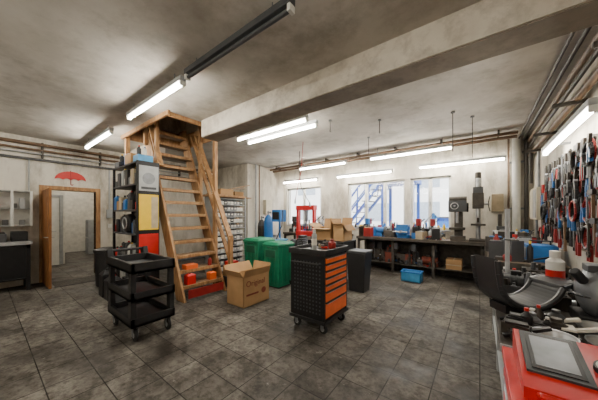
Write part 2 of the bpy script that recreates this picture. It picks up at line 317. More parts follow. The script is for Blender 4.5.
# ---------------------------------------------------------------- shelf rack with oil
def canister(b,x,y,z,w,d,h,m,cap=RED):
    b.taper(x,y,z,z+h*.8,w,d,w,d,m); b.taper(x,y,z+h*.8,z+h*.93,w,d,w*.45,d*.5,m); b.cyl((x,y,z+h*.93),(x,y,z+h),w*.16,cap)
def bottle(b,x,y,z,r,h,m,cap=None):
    b.lathe((x,y,z),[(r*.95,0),(r,.01),(r,h*.68),(r*.4,h*.82),(r*.36,h*.88)],m,seg=12); b.cyl((x,y,z+h*.88),(x,y,z+h),r*.42,cap or BLACK,seg=10)
b=B(); canister(b,-4.13,2.25,.25,.12,.16,.2,RED,BLACK); canister(b,-4.13,2.68,.25,.12,.14,.16,ORANGE,BLACK); b.box(-4.32,-4.16,2.2,2.42,.5,.58,ORANGE); bottle(b,-4.22,2.7,.5,.035,.17,DRED,BLACK); b.done('oil_containers',.004)
b=B(); b.box(-4.3,-4.0,3.02,3.3,0,.22,DGREY); b.box(-4.28,-4.02,3.04,3.28,.22,.42,CARD); b.box(-4.25,-4.05,3.06,3.26,.42,.52,RED); b.done('stacked_boxes',.005)
b=B(); rx0,rx1,ry0,ry1,rh=-5.9,-4.66,1.6,1.96,2.42
for x in (rx0,rx1-.04):
    for y in (ry0,ry1-.04): b.box(x,x+.04,y,y+.04,0,rh,BLACKM)
lv=[.12,.6,1.12,1.55,2.0,2.38]
for z in lv: b.box(rx0,rx1,ry0,ry1,z,z+.03,DGREY if z<2.3 else BLACKM)
b.box(rx0,rx1,ry1-.015,ry1,.1,rh,BLACKM)
b.box(rx1-.004,rx1+.006,ry0,ry1,.1,rh,BLACKM)
rk=b.done('shelving_rack',.003)
ym=(ry0+ry1)/2
p=B(); p.box(rx1+.006,rx1+.016,ry0+.03,ry1-.02,1.22,1.84,YELLOW); p.box(rx1+.006,rx1+.016,ry0+.03,ry1-.02,.74,1.15,RED); p.box(rx1+.006,rx1+.016,ry0+.03,ry1-.02,1.9,2.34,LGREY)
p.box(rx1+.016,rx1+.018,ry0+.22,ry1-.03,1.25,1.80,BEIGE)
p.cyl((rx1+.016,ym,2.12),(rx1+.022,ym,2.12),.10,GREY,seg=24); p.box(rx1+.016,rx1+.02,ry0+.06,ry1-.06,1.93,1.97,DGREY)
for q in range(4): p.box(rx1+.016,rx1+.03,ry0+.06+q*.07,ry0+.1+q*.07,.50,.68,(BLACK,YELLOW,DGREY,BLUE)[q])
pn=p.done('advertising_panels',.0,rk)
text('MOTOLINE',(rx1+.02,ym-.06,1.53),.12,RED,pn,vert=True); text('expert',(rx1+.02,ym+.10,1.53),.08,BLACK,pn,vert=True); text('MOTOLINE',(rx1+.018,ym,.95),.06,WHITE,pn)
random.seed(4)
b=B()
for zi,z in enumerate(lv[:-1]):
    for rowy in (.07,.17,.28):
        x=rx0+.1
        while x<rx1-.1:
            t=random.random(); z0=z+.03; y=ry0+rowy+random.uniform(-.015,.01)
            if zi==2 and x>-5.35 and x<-5.0:
                if rowy<.1:
                    b.lathe((x+.06,y+.02,z0+.18),[(.05,-.08),(.16,-.06),(.175,0),(.16,.05),(.05,.06)],BLACK,(0,1,0),20); b.torus((x+.06,y-.07,z0+.18),.1,.012,STEEL,(0,1,0))
                x+=.3; continue
            if t<.4: canister(b,x,y,z0,.11,.1,random.uniform(.2,.38),random.choice([BLACK,DGREY,LGREY,BLUE,DGREY,WHITE]),random.choice([RED,YELLOW,BLACK])); x+=.125
            elif t<.75: bottle(b,x,y,z0,.04,random.uniform(.15,.32),random.choice([BLACK,RED,DGREY,WHITE,BLUE,GREY,YELLOW])); x+=.09
            else: b.box(x-.06,x+.06,y-.05,y+.05,z0,z0+random.uniform(.1,.32),random.choice([CARD,DGREY,BLACK,BEIGE])); x+=.13
b.done('oil_canisters',.003)
b=B(); z=rh
b.box(-4.95,-4.72,1.64,1.88,z,z+.12,LBLUE); b.box(-5.3,-5.0,1.62,1.92,z,z+.18,CARD); canister(b,-5.45,1.78,z,.13,.2,.28,BLUE); b.box(-5.85,-5.6,1.62,1.9,z,z+.1,DGREY); bottle(b,-5.6,1.85,z+.1,.04,.2,WHITE,RED); bottle(b,-5.7,1.7,z+.1,.04,.17,BLACK,YELLOW); bottle(b,-4.76,1.76,z+.12,.03,.15,WHITE,BLUE); bottle(b,-4.85,1.7,z+.12,.035,.18,DGREY,RED)
b.done('storage_boxes',.004)
b=B(); b.lathe((-6.3,1.62,0),[(.17,0),(.19,.02),(.22,.7),(.235,.71),(.235,.76),(.1,.8)],BLACK,seg=24); b.done('waste_bin')
b=B(); canister(b,-5.2,1.42,0,.22,.22,.42,BLACK,RED); canister(b,-4.92,1.43,0,.2,.2,.36,DGREY,YELLOW); canister(b,-5.5,1.42,0,.22,.22,.5,BLACK,BLACK); b.done('jerry_cans',.01)
# ---------------------------------------------------------------- black utility cart
b=B(); cx0,cx1,cy0,cy1=-4.0,-3.16,1.03,1.52
for z,hh in ((.18,.1),(.48,.1),(.80,.12)):
    b.box(cx0,cx1,cy0,cy1,z,z+.03,BLACK)
    b.box(cx0,cx1,cy0,cy0+.035,z,z+hh,BLACK); b.box(cx0,cx1,cy1-.035,cy1,z,z+hh,BLACK); b.box(cx0,cx0+.035,cy0,cy1,z,z+hh,BLACK); b.box(cx1-.035,cx1,cy0,cy1,z,z+hh,BLACK)
for x in (cx0+.02,cx1-.10):
    for y in (cy0,cy1-.06): b.taper(x+.04,y+.03,.22,.82,.09,.06,.07,.05,BLACK)
b.box(cx0-.1,cx0+.02,cy0,cy0+.06,.82,1.0,BLACK,ry=-20); b.box(cx0-.1,cx0+.02,cy1-.06,cy1,.82,1.0,BLACK,ry=-20); b.cyl((cx0-.1,cy0,.98),(cx0-.1,cy1,.98),.02,BLACK)
for x in (cx0+.1,cx1-.07):
    for y in (cy0+.06,cy1-.06): b.caster(x,y,.075,ax=(0,1,0))
b.box(cx0+.1,cx1-.1,cy0+.1,cy1-.1,.83,.835,DGREY)
b.done('utility_cart',.008)
# ---------------------------------------------------------------- orange tool cart
b=B(); x0,x1,y0,y1=-2.02,-1.5,2.5,3.12; zb=.17; ztp=.98
b.box(x0,x1-.03,y0,y1,zb,ztp,BLACKM)
b.box(x1-.03,x1,y0,y0+.03,zb,ztp,BLACKM); b.box(x1-.03,x1,y1-.03,y1,zb,ztp,BLACKM)
hs=[.085,.085,.085,.085,.085,.13,.20]; z=ztp-.02
for h in hs:
    z-=h; b.box(x1-.03,x1+.004,y0+.032,y1-.032,z+.006,z+h-.016,ORANGE); b.box(x1-.03,x1+.014,y0+.04,y1-.04,z+h-.014,z+h-.004,BLACK); b.box(x1+.003,x1+.010,y0+.06,y1-.06,z+h-.026,z+h-.018,STEEL)
for i in range(9):
    for j in range(14):
        px=x0+.06+i*.048; pz=zb+.08+j*.048; b.box(px,px+.02,y0-.0015,y0+.001,pz,pz+.02,DGREY)
b.box(x0-.02,x1+.02,y0-.02,y1+.02,ztp,ztp+.025,BLACK)
for a in ((x0-.02,x1+.02,y0-.02,y0),(x0-.02,x1+.02,y1,y1+.02),(x0-.02,x0,y0,y1),(x1,x1+.02,y0,y1)): b.box(*a,ztp+.02,ztp+.07,BLACK)
b.box(x0-.015,x1+.015,y0-.015,y1+.015,zb-.03,zb+.01,BLACK)
b.pipe([(x0+.06,y0-.0,.86),(x0+.06,y0-.05,.88),(x1-.06,y0-.05,.88),(x1-.06,y0,.86)],.012,BLACK)
for (x,y) in ((x0+.06,y0+.07),(x1-.06,y0+.07),(x0+.06,y1-.07),(x1-.06,y1-.07)): b.caster(x,y,.058,ax=(0,1,0))
tc=b.done('tool_cart',.004)
def spray(name,x,y,z,m,cap=WHITE,h=.24,r=.033,band=None):
    b=B(); b.lathe((x,y,z),[(r*.9,0),(r,.006),(r,h*.75),(r*.55,h*.83),(r*.5,h*.85)],m,seg=20); b.cyl((x,y,z+h*.84),(x,y,z+h),r*.6,cap,seg=14); b.cyl((x,y,z+h*.22),(x,y,z+h*.55),r*1.01,band or PAPER,seg=20); b.done(name)
spray('spray_can',-1.83,2.78,ztp+.025,LGREY,WHITE,.27,.035)
def spanner(b,x,y,z,L,a,m=STEEL):
    dx,dy=math.cos(a)*L/2,math.sin(a)*L/2
    b.beam((x-dx,y-dy,z+.006),(x+dx,y+dy,z+.006),.018,.008,m); b.torus((x+dx,y+dy,z+.007),.016,.006,m,(0,0,1),8); b.box(x-dx-.018,x-dx+.018,y-dy-.013,y-dy+.013,z,z+.013,m,rz=math.degrees(a))
PAL=[OILY,DGREY,BLACK,GREY,STEEL,BLUE,DRED,GRIME,BLACKM,BEIGE,GRIME,LGREY,OILY]
def clutter(name,x0,x1,y0,y1,z,n,seed,hmax=.22,big=.12,pal=PAL,heavy=0,avoid=(),hs=1.):
    random.seed(seed); b=B()
    def pick(mg):
        for _ in range(40):
            x=random.uniform(x0+mg,x1-mg); y=random.uniform(y0+mg,y1-mg)
            if all(math.hypot(x-a,y-c)>r+mg*.8 for a,c,r in avoid): return x,y
        return None
    for i in range(heavy):
        q=pick(.16); t=random.random(); m=random.choice(pal); m2=random.choice(pal)
        if not q: continue
        x,y=q
        if t<.3:
            r=random.uniform(.07,.1); L=random.uniform(.1,.14); b.box(x-L,x+L,y-r,y+r,z,z+.02,m); b.cyl((x-L,y,z+r+.02),(x+L,y,z+r+.02),r,m,seg=18)
            for q in range(5): b.cyl((x-L+.03+q*L*.4,y,z+r+.02),(x-L+.04+q*L*.4,y,z+r+.02),r*1.1,m,seg=18)
            b.cyl((x+L,y,z+r+.02),(x+L+.03,y,z+r+.02),.015,STEEL); b.box(x-.04,x+.04,y-.04,y+.04,z+2*r,z+2*r+.05,m2)
        elif t<.55:
            w,d,h=random.uniform(.12,.15),random.uniform(.08,.12),random.uniform(.12,.22)*hs
            b.box(x-w,x+w,y-d,y+d,z,z+h,m); b.box(x-w-.005,x+w+.005,y-d-.005,y+d+.005,z+h*.65,z+h*.7,DGREY); b.pipe([(x-w*.5,y,z+h),(x-w*.5,y,z+h+.04),(x+w*.5,y,z+h+.04),(x+w*.5,y,z+h)],.009,BLACK)
        elif t<.66:
            for q in range(3): b.torus((x,y,z+.014+q*.022),.12-.012*q,.012,random.choice([RUBBER,m,BLUE]),(0,0,1),18)
        elif t<.85:
            h=.36*hs; b.cyl((x,y,z),(x,y,z+.02),.08,m); b.cyl((x,y,z+.02),(x,y,z+h),.02,STEEL); b.box(x-.05,x+.05,y-.1,y+.04,z+h*.66,z+h,m2); b.cyl((x,y-.07,z+h*.66),(x,y-.07,z+h*.33),.02,OILY); b.cyl((x+.05,y,z+h*.83),(x+.13,y,z+h),.008,BLACK)
        else:
            w,d,h=.14,.11,.12
            b.box(x-w,x+w,y-d,y+d,z,z+.01,m)
            for a in ((x-w,x+w,y-d,y-d+.01),(x-w,x+w,y+d-.01,y+d),(x-w,x-w+.01,y-d,y+d),(x+w-.01,x+w,y-d,y+d)): b.box(*a,z,z+h,m)
            for q in range(6):
                xx=x+random.uniform(-.1,.1); yy=y+random.uniform(-.07,.07); b.cyl((xx,yy,z+.01),(xx+random.uniform(-.04,.04),yy,z+random.uniform(.13,.3)*hs),random.uniform(.01,.025),random.choice(pal))
    for i in range(n):
        q=pick(.06); t=random.random(); m=random.choice(pal)
        if not q: continue
        x,y=q
        if t<.2: spanner(b,x,y,z,random.uniform(.1,.2) if (x1-x0)>.3 else .1,random.uniform(0,3.1),STEEL if random.random()<.4 else OILY)
        elif t<.42:
            w=random.uniform(.04,big); d=random.uniform(.04,big); h=random.uniform(.03,hmax*.8); b.box(x-w/2,x+w/2,y-d/2,y+d/2,z,z+h,m,rz=random.uniform(-40,40)); b.box(x-w*.42,x+w*.42,y-d*.42,y+d*.42,z+h-.004,z+h+.012,random.choice(pal))
        elif t<.57: bottle(b,x,y,z,random.uniform(.022,.04),random.uniform(.12,hmax+.05),m,random.choice([RED,BLACK,WHITE,YELLOW]))
        elif t<.70: 
            r=random.uniform(.03,.06); h=random.uniform(.04,.12); b.lathe((x,y,z),[(r*.7,0),(r,h*.2),(r,h*.8),(r*.5,h),(r*.5,h+.02),(r*.2,h+.025)],m,seg=14)
        elif t<.83:
            a=random.uniform(0,3.1); l=min(.09,(x1-x0)/4); b.cyl((x-math.cos(a)*l,y-math.sin(a)*l,z+.018),(x,y,z+.018),.017,random.choice([RED,YELLOW,BLUE,BLACK]),seg=8); b.cyl((x,y,z+.018),(x+math.cos(a)*l,y+math.sin(a)*l,z+.018),.006,STEEL,seg=6)
        elif t<.92:
            r=random.uniform(.03,.06); b.torus((x,y,z+.012),r,.012,random.choice([RUBBER,OILY,DGREY]),(0,0,1),12)
        else:
            l=min(.16,(x1-x0)/3); b.beam((max(x-l,x0),y,z+.012),(min(x+l,x1),y+.05,z+.1),.03,.02,m)
    return b.done(name,.002)
clutter('hand_tools',x0+.02,x1-.02,y0+.35,y1-.02,ztp+.025,8,3,.08,.08)
# ---------------------------------------------------------------- cardboard boxes
def obox(name,x0,x1,y0,y1,z,h,fl,m=CARD,fill=None):
    b=B()
    for a in ((x0,x1,y0,y0+.008),(x0,x1,y1-.008,y1),(x0,x0+.008,y0,y1),(x1-.008,x1,y0,y1)): b.box(*a,z,z+h,m)
    b.box(x0,x1,y0,y1,z,z+.01,CARDD); q=z+h; (a,a2),(c,c2),(d,d2),(e,e2)=fl; w=.003
    b.hexa([(x0,y0-w,q),(x1,y0-w,q),(x1,y0+w,q),(x0,y0+w,q),(x0,y0-a-w,q+a2),(x1,y0-a-w,q+a2),(x1,y0-a+w,q+a2),(x0,y0-a+w,q+a2)],m)
    b.hexa([(x1-w,y0,q),(x1+w,y0,q),(x1+w,y1,q),(x1-w,y1,q),(x1+c-w,y0,q+c2),(x1+c+w,y0,q+c2),(x1+c+w,y1,q+c2),(x1+c-w,y1,q+c2)],m)
    b.hexa([(x0-w,y0,q),(x0+w,y0,q),(x0+w,y1,q),(x0-w,y1,q),(x0-d-w,y0,q+d2),(x0-d+w,y0,q+d2),(x0-d+w,y1,q+d2),(x0-d-w,y1,q+d2)],m)
    b.hexa([(x0,y1-w,q),(x1,y1-w,q),(x1,y1+w,q),(x0,y1+w,q),(x0,y1+e-w,q+e2),(x1,y1+e-w,q+e2),(x1,y1+e+w,q+e2),(x0,y1+e+w,q+e2)],m)
    if fill: b.box(x0+.05,x1-.05,y0+.05,y1-.05,z+.01,z+h*.75,fill)
    return b.done(name)
cb=obox('cardboard_box',-3.4,-2.98,2.5,3.07,0,.48,((.07,.1),(.04,.12),(.1,.14),(.04,.15)),fill=PAPER)
text('Original',(-2.977,2.76,.36),.13,SALMON,cb); p=B(); p.cyl((-2.98,2.94,.2),(-2.976,2.94,.2),.05,SALMON,seg=20); p.box(-2.98,-2.977,2.56,2.82,.17,.2,SALMON); p.done('printed_mark',0,cb)
# ---------------------------------------------------------------- green bins
def gbin(cx,cy,w,d,h):
    b=B(); b.taper(cx,cy,0.02,h-.08,w*.84,d*.84,w,d,GREEN); b.taper(cx,cy,h-.08,h-.04,w*1.06,d*1.06,w*1.06,d*1.06,GREEN); b.taper(cx,cy,h-.04,h,w*1.04,d*1.04,w*.85,d*.85,GREEN)
    for i in (-1,0,1): b.box(cx+w*.46,cx+w*.5,cy+i*d*.28-.02,cy+i*d*.28+.02,.1,h-.1,GREEN); b.box(cx+i*w*.28-.02,cx+i*w*.28+.02,cy-d*.5,cy-d*.46,.1,h-.1,GREEN)
    b.box(cx-w*.4,cx+w*.4,cy-d*.4,cy+d*.4,0,.03,RUBBER); b.cyl((cx-w*.2,cy-d*.53,h-.1),(cx+w*.2,cy-d*.53,h-.1),.012,DGREEN)
    b.box(cx-w*.3,cx+w*.3,cy-d*.53,cy-d*.5,h-.3,h-.15,DGREEN)
    for q in (-1,1): b.cyl((cx+q*w*.36,cy+d*.42,.08),(cx+q*w*.46,cy+d*.42,.08),.08,RUBBER,seg=18)
    b.done('plastic_bin',.012)
gbin(-3.40,3.80,.43,.5,.92); gbin(-3.97,3.78,.46,.5,.97)
# metal shelving with small parts bins
b=B(); x0,x1,y0,y1=-5.7,-5.2,3.5,4.45; random.seed(77)
for x in (x0,x1-.035):
    for y in (y0,y1-.035): b.box(x,x+.035,y,y+.035,0,1.95,LGREY)
b.box(x0,x0+.01,y0,y1,0,1.95,GREY); b.box(x0,x1,y0,y0+.008,0,1.95,LGREY)
for i in range(13):
    z=.06+i*.152; b.box(x0,x1,y0,y1,z,z+.014,LGREY)
    if i<12:
        y=y0+.045
        while y<y1-.12:
            w=.095; m=random.choice([WHITE,LGREY,LGREY,WHITE,GREY,WHITE,LGREY,DGREY]) 
            b.box(x0+.15,x1-.02,y,y+w,z+.014,z+.10,m); b.box(x1-.021,x1-.016,y+.02,y+w-.02,z+.05,z+.085,PAPER); b.box(x1-.16,x1-.03,y+.008,y+w-.008,z+.1,z+random.uniform(.105,.13),random.choice([OILY,DGREY,CARD,BLACK])); y+=w+.006
b.done('metal_shelving_unit',.002)
b=B()
for i in range(6): b.box(x0+.03+i*.07,x0+.09+i*.07,y0-.15+i*.03,y1+.25,1.95,1.98,PINE)
for i in range(4): b.box(x0+.05+i*.1,x0+.12+i*.1,y0-.05,y1+.1,1.98,2.01,PINE,rz=4*i-6)
b.box(x0+.05,x1-.1,y0+.2,y0+.6,2.01,2.16,CARD); b.box(x0+.1,x1-.1,y0+.65,y1,2.01,2.12,CARDD)
b.beam((x0+.1,y0,2.03),(x0+.4,y1+.2,2.33),.08,.02,PINE); b.beam((x0+.3,y0+.1,2.03),(x0+.1,y1+.3,2.28),.06,.02,TREAD)
b.done('timber_planks',.003)
def gasb(name,x,y,r,h,m,m2):
    b=B(); b.lathe((x,y,0),[(r*.95,0),(r,.03),(r,h*.8),(r*.85,h*.87),(r*.4,h*.92),(r*.25,h*.93)],m,seg=20,mats=[m,m,m2,m2,m2]); b.cyl((x,y,h*.92),(x,y,h),r*.22,STEEL); b.cyl((x-.04,y,h*.97),(x+.06,y,h*.97),.012,STEEL); b.lathe((x+.08,y,h*.97),[(.03,-.015),(.03,.015)],STEEL,(0,1,0)); b.done(name)
gasb('gas_cylinder',-4.82,4.95,.13,1.6,BLUE,BLUE); gasb('gas_cylinder',-5.12,4.98,.12,1.45,OILY,DGREY)
b=B(); b.taper(-4.35,4.75,.1,.8,.4,.45,.4,.45,BLUE); b.box(-4.57,-4.13,4.5,5.0,.8,.84,LBLUE); b.cyl((-4.35,4.9,.84),(-4.35,4.9,1.55),.03,BLUE); b.box(-4.47,-4.18,4.72,4.97,1.3,1.62,BLUE); b.box(-4.44,-4.21,4.71,4.72,1.36,1.56,BLACK)
for q in ((-4.5,4.58),(-4.2,4.58),(-4.5,4.92),(-4.2,4.92)): b.caster(q[0],q[1],.04)
b.pipe([(-4.35,4.9,1.5),(-4.15,4.8,1.6),(-4.1,4.7,1.2),(-4.2,4.6,.85)],.012,BLACK); b.lathe((-4.35,4.72,.84),[(.12,0),(.12,.03),(.06,.05),(.06,.12)],STEEL); b.done('tire_service_machine',.01)
b=B()
for x in (-4.2,-3.66): b.box(x,x+.07,5.45,5.57,0,1.75,RED)
for z in (1.62,.9): b.box(-4.2,-3.59,5.42,5.45,z,z+.13,RED); b.box(-4.2,-3.59,5.57,5.6,z,z+.13,RED)
for x in (-4.2,-3.66): b.box(x-.01,x+.08,5.25,5.77,0,.06,RED)
b.box(-4.0,-3.8,5.45,5.57,1.6,1.63,STEEL); b.cyl((-3.895,5.51,1.62),(-3.895,5.51,1.3),.05,GREY); b.cyl((-3.895,5.51,1.3),(-3.895,5.51,1.15),.03,STEEL); b.cyl((-3.6,5.5,1.3),(-3.35,5.4,1.45),.012,BLACK)
b.done('shop_press',.005)
b=B(); x,y=-3.62,4.78
b.lathe((x-.35,y,.42),[(.05,0),(.17,.05),(.19,.12),(.19,.6),(.17,.67),(.05,.72)],BLUE,(1,0,0),22)
for q in (-.2,.22):
    b.box(x+q-.02,x+q+.02,y-.16,y+.16,.0,.3,BLUE)
b.box(x-.22,x+.22,y-.12,y+.12,.6,.64,BLUE); b.cyl((x-.2,y,.76),(x+.02,y,.76),.11,DGREY,seg=18); b.box(x+.06,x+.2,y-.09,y+.09,.64,.98,OILY)
for q in range(5): b.box(x+.04,x+.22,y-.11,y+.11,.72+q*.045,.735+q*.045,GREY)
b.torus((x+.13,y-.14,.8),.1,.012,BLACK,(0,1,0)); b.cyl((x-.3,y,.6),(x-.3,y,.75),.015,STEEL); b.lathe((x-.3,y-.02,.8),[(.04,-.01),(.04,.01)],WHITE,(0,1,0))
b.done('air_compressor',.004)
# ---------------------------------------------------------------- black trolley with boxes
b=B(); x0,x1,y0,y1=-3.0,-2.16,4.3,4.95
for z in (.12,.5,.9): b.box(x0,x1,y0,y1,z,z+.04,BLACKM)
for x in (x0,x1-.04):
    for y in (y0,y1-.04): b.box(x,x+.04,y,y+.04,.1,.94,BLACKM)
b.box(x0+.02,x1-.02,y0+.05,y1-.05,.54,.9,BLACK); 
for q in ((x0+.07,y0+.07),(x1-.07,y0+.07),(x0+.07,y1-.07),(x1-.07,y1-.07)): b.caster(q[0],q[1],.045)
b.box(x0+.05,x1-.3,y0+.1,y1-.1,.16,.4,OILY)
b.done('workshop_trolley',.004)
obox('cardboard_box',-2.92,-2.5,4.42,4.85,.94,.26,((.12,-.02),(.0,.18),(.16,.1),(.05,.2))); obox('cardboard_box',-2.44,-2.2,4.42,4.82,.94,.34,((.06,.02),(.08,-.12),(.05,.1),(.04,.14)))
b=B(); b.taper(-1.9,4.5,0,.75,.3,.3,.38,.38,BLACK); b.box(-2.1,-1.7,4.3,4.7,.75,.79,DGREY); b.done('waste_container',.01)
# ---------------------------------------------------------------- back benches
def bench(name,x0,x1,y0,y1,zt,top=BENCHW,leg=GRIME,shelf=.25,th=.06,nl=3):
    b=B(); b.box(x0,x1,y0,y1,zt-th,zt,top); b.box(x0,x1,y0-.005,y0+.012,zt-th-.01,zt,leg)
    if shelf: b.box(x0+.03,x1-.03,y0+.06,y1-.02,shelf-.025,shelf,leg)
    along = (x1-x0)>(y1-y0)
    for i in range(nl):
        if along:
            x=x0+.02+(x1-x0-.1)*i/(nl-1)
            for y in (y0+.03,y1-.09): b.box(x,x+.06,y,y+.06,0,zt-th,leg)
            b.box(x,x+.06,y0+.03,y1-.03,zt-th-.08,zt-th,leg)
        else:
            y=y0+.02+(y1-y0-.1)*i/(nl-1)
            for x in (x0+.03,x1-.09): b.box(x,x+.06,y,y+.06,0,zt-th,leg)
            b.box(x0+.03,x1-.03,y,y+.06,zt-th-.08,zt-th,leg)
    return b.done(name,.004)
bench('workbench',-2.75,.1,6.3,6.93,.9,nl=4)
clutter('metal_offcuts',-2.6,-.75,6.36,6.85,.25,80,21,.42,.30,[OILY,GRIME,BLACK,DGREY,GREY,BLACKM,SALMON],heavy=16,hs=1.4)
clutter('hand_tools',-2.7,-.62,6.33,6.9,.9,150,22,.36,.24,PAL+[BLUE,LGREY,BLUE],heavy=18,hs=1.35,avoid=((-1.55,6.48,.2),(-2.2,6.6,.15),(-1.0,6.7,.08)))
b=B(); b.box(-.62,-.32,6.4,6.75,.25,.47,CARD); b.box(-.625,-.315,6.39,6.395,.34,.36,BEIGE); b.box(-.48,-.46,6.395,6.755,.468,.472,BEIGE); b.done('cardboard_box',.003)
b=B(); b.box(-2.7,.05,6.94,6.97,0,.84,OILY); b.done('bench_back_panel')
bench('workbench',-5.4,-3.1,6.25,6.9,.9,nl=3)
clutter('hand_tools',-5.3,-3.2,6.3,6.85,.9,80,23,.45,.26,[BLUE,GREY,OILY,LGREY,WHITE,BLUE,BLACK,RED],heavy=16,hs=1.5)
clutter('metal_offcuts',-5.3,-3.2,6.35,6.85,.25,34,28,.3,.28,[OILY,GRIME,BLACK,DGREY],heavy=8)
# bottles and tins on the window sills
random.seed(15)
for a,c in wins[1:]:
    b=B(); x=a+.1
    while x<c-.1:
        t=random.random(); m=random.choice([DGREY,BLUE,WHITE,OILY,BLACK,YELLOW,DRED,GREY])
        if t<.5: bottle(b,x,7.02,wz0,.03,random.uniform(.12,.24),m,RED)
        elif t<.75: b.box(x-.05,x+.05,6.98,7.06,wz0,wz0+random.uniform(.06,.2),m)
        x+=random.uniform(.09,.2)
    b.done('sill_bottles')
b=B(); x0,x1,y0,y1=-1.42,-1.02,5.7,5.98
b.box(x0,x1,y0,y1,0,.02,LBLUE)
for a in ((x0,x1,y0,y0+.02),(x0,x1,y1-.02,y1),(x0,x0+.02,y0,y1),(x1-.02,x1,y0,y1)): b.box(*a,0,.2,LBLUE)
for a in ((x0-.015,x1+.015,y0-.015,y0+.02),(x0-.015,x1+.015,y1-.02,y1+.015),(x0-.015,x0+.02,y0,y1),(x1-.02,x1+.015,y0,y1)): b.box(*a,.2,.225,BLUE)
b.done('plastic_crate',.004)
def vise(x,y,z,m,name='bench_vise',s=1.):
    b=B(); b.cyl((x,y,z),(x,y,z+.05*s),.09*s,m,seg=20); b.box(x-.06*s,x+.06*s,y-.08*s,y+.12*s,z+.05*s,z+.12*s,m); b.box(x-.08*s,x+.08*s,y+.0*s,y+.06*s,z+.12*s,z+.2*s,m); b.box(x-.08*s,x+.08*s,y-.12*s,y-.05*s,z+.06*s,z+.2*s,m)
    b.box(x-.08*s,x+.08*s,y-.01*s,y+.0,z+.17*s,z+.205*s,STEEL); b.box(x-.08*s,x+.08*s,y-.05*s,y-.04*s,z+.17*s,z+.205*s,STEEL)
    b.cyl((x,y-.12*s,z+.1*s),(x,y-.22*s,z+.1*s),.018*s,STEEL); b.cyl((x-.1*s,y-.2*s,z+.1*s),(x+.1*s,y-.2*s,z+.1*s),.009*s,STEEL); b.done(name,.005)
vise(-1.55,6.48,.9,BLUE,s=1.7)
b=B(); x,y,z=-2.2,6.6,.9; b.box(x-.08,x+.08,y-.07,y+.07,z,z+.1,BLUE); b.cyl((x-.12,y,z+.17),(x+.12,y,z+.17),.08,BLUE,seg=20)
for sg in (-1,1): b.cyl((x+sg*.13,y,z+.17),(x+sg*.18,y,z+.17),.1,DGREY,seg=20); b.cyl((x+sg*.185,y,z+.17),(x+sg*.19,y,z+.17),.06,STEEL,seg=20)
b.done('bench_grinder',.004)
b=B(); b.cyl((-1.0,6.7,.9),(-1.0,6.7,.93),.08,BLACK); b.pipe([(-1.0,6.7,.93),(-1.1,6.65,1.3),(-.9,6.55,1.5)],.012,LGREY); b.lathe((-.9,6.55,1.52),[(.03,0),(.04,-.05),(.09,-.14)],BLUE,(-.3,.0,1)); b.done('work_lamp')
b=B(); x,y,z=-.03,6.62,.9
b.box(x-.16,x+.16,y-.25,y+.15,z,z+.05,OILY); b.cyl((x,y+.05,z+.05),(x,y+.05,2.3),.045,STEEL); b.box(x-.13,x+.13,y-.2,y+.02,z+.35,z+.39,OILY)
b.box(x-.1,x+.1,y-.28,y+.1,1.62,1.95,OILY); b.cyl((x,y-.2,1.62),(x,y-.2,1.42),.035,STEEL); b.cyl((x,y-.2,1.42),(x,y-.2,1.32),.022,OILY); b.cyl((x+.1,y-.1,1.72),(x+.17,y-.1,1.72),.03,STEEL)
for a in range(3): b.cyl((x+.17,y-.1,1.72),(x+.2,y-.1+.18*math.cos(a*2.1),1.72+.18*math.sin(a*2.1)),.009,BLACK)
b.box(x-.09,x+.09,y-.26,y+.16,1.95,2.08,DGREY); b.cyl((x,y+.1,2.08),(x,y+.1,2.42),.06,OILY,seg=18); b.ball((x,y+.1,2.42),.06,OILY,(1,1,.5))
b.done('drill_press',.005)
b=B(); x=-.4; b.box(x-.14,x+.14,y-.2,y+.12,.9,1.0,GRIME); b.box(x-.07,x+.09,y-.05,y+.12,1.0,1.85,GRIME); b.box(x-.17,x+.17,y-.28,y+.05,1.55,1.8,DGREY); b.cyl((x,y-.2,1.55),(x,y-.2,1.3),.03,STEEL); b.cyl((x-.17,y-.1,1.84),(x+.17,y-.1,1.84),.06,GRIME); b.lathe((x+.18,y-.1,1.65),[(.1,-.01),(.11,0),(.1,.02)],BLACK,(1,0,0),20); b.box(x-.16,x+.14,y-.25,y+.0,1.15,1.2,OILY); b.torus((x-.05,y-.3,1.68),.07,.01,STEEL,(0,1,0)); b.cyl((x-.05,y-.28,1.68),(x-.05,y-.31,1.68),.02,STEEL)
b.done('milling_machine',.006)
b=B(); b.box(.2,.42,6.8,6.99,1.55,1.95,CREAM); b.box(.21,.41,6.79,6.8,1.56,1.94,BEIGE); b.done('wall_cabinet',.004)
b=B(); b.box(.2,.55,6.3,6.7,0,.85,GRIME); b.box(.18,.57,6.28,6.72,.85,.9,OILY); b.box(.28,.48,6.35,6.6,.9,1.25,DGREY); b.cyl((.38,6.34,1.1),(.38,6.28,1.1),.1,GREY,seg=20); b.box(.3,.36,6.4,6.6,1.25,1.5,OILY); b.cyl((.45,6.5,1.25),(.45,6.5,1.4),.04,STEEL); b.done('metal_lathe',.005)
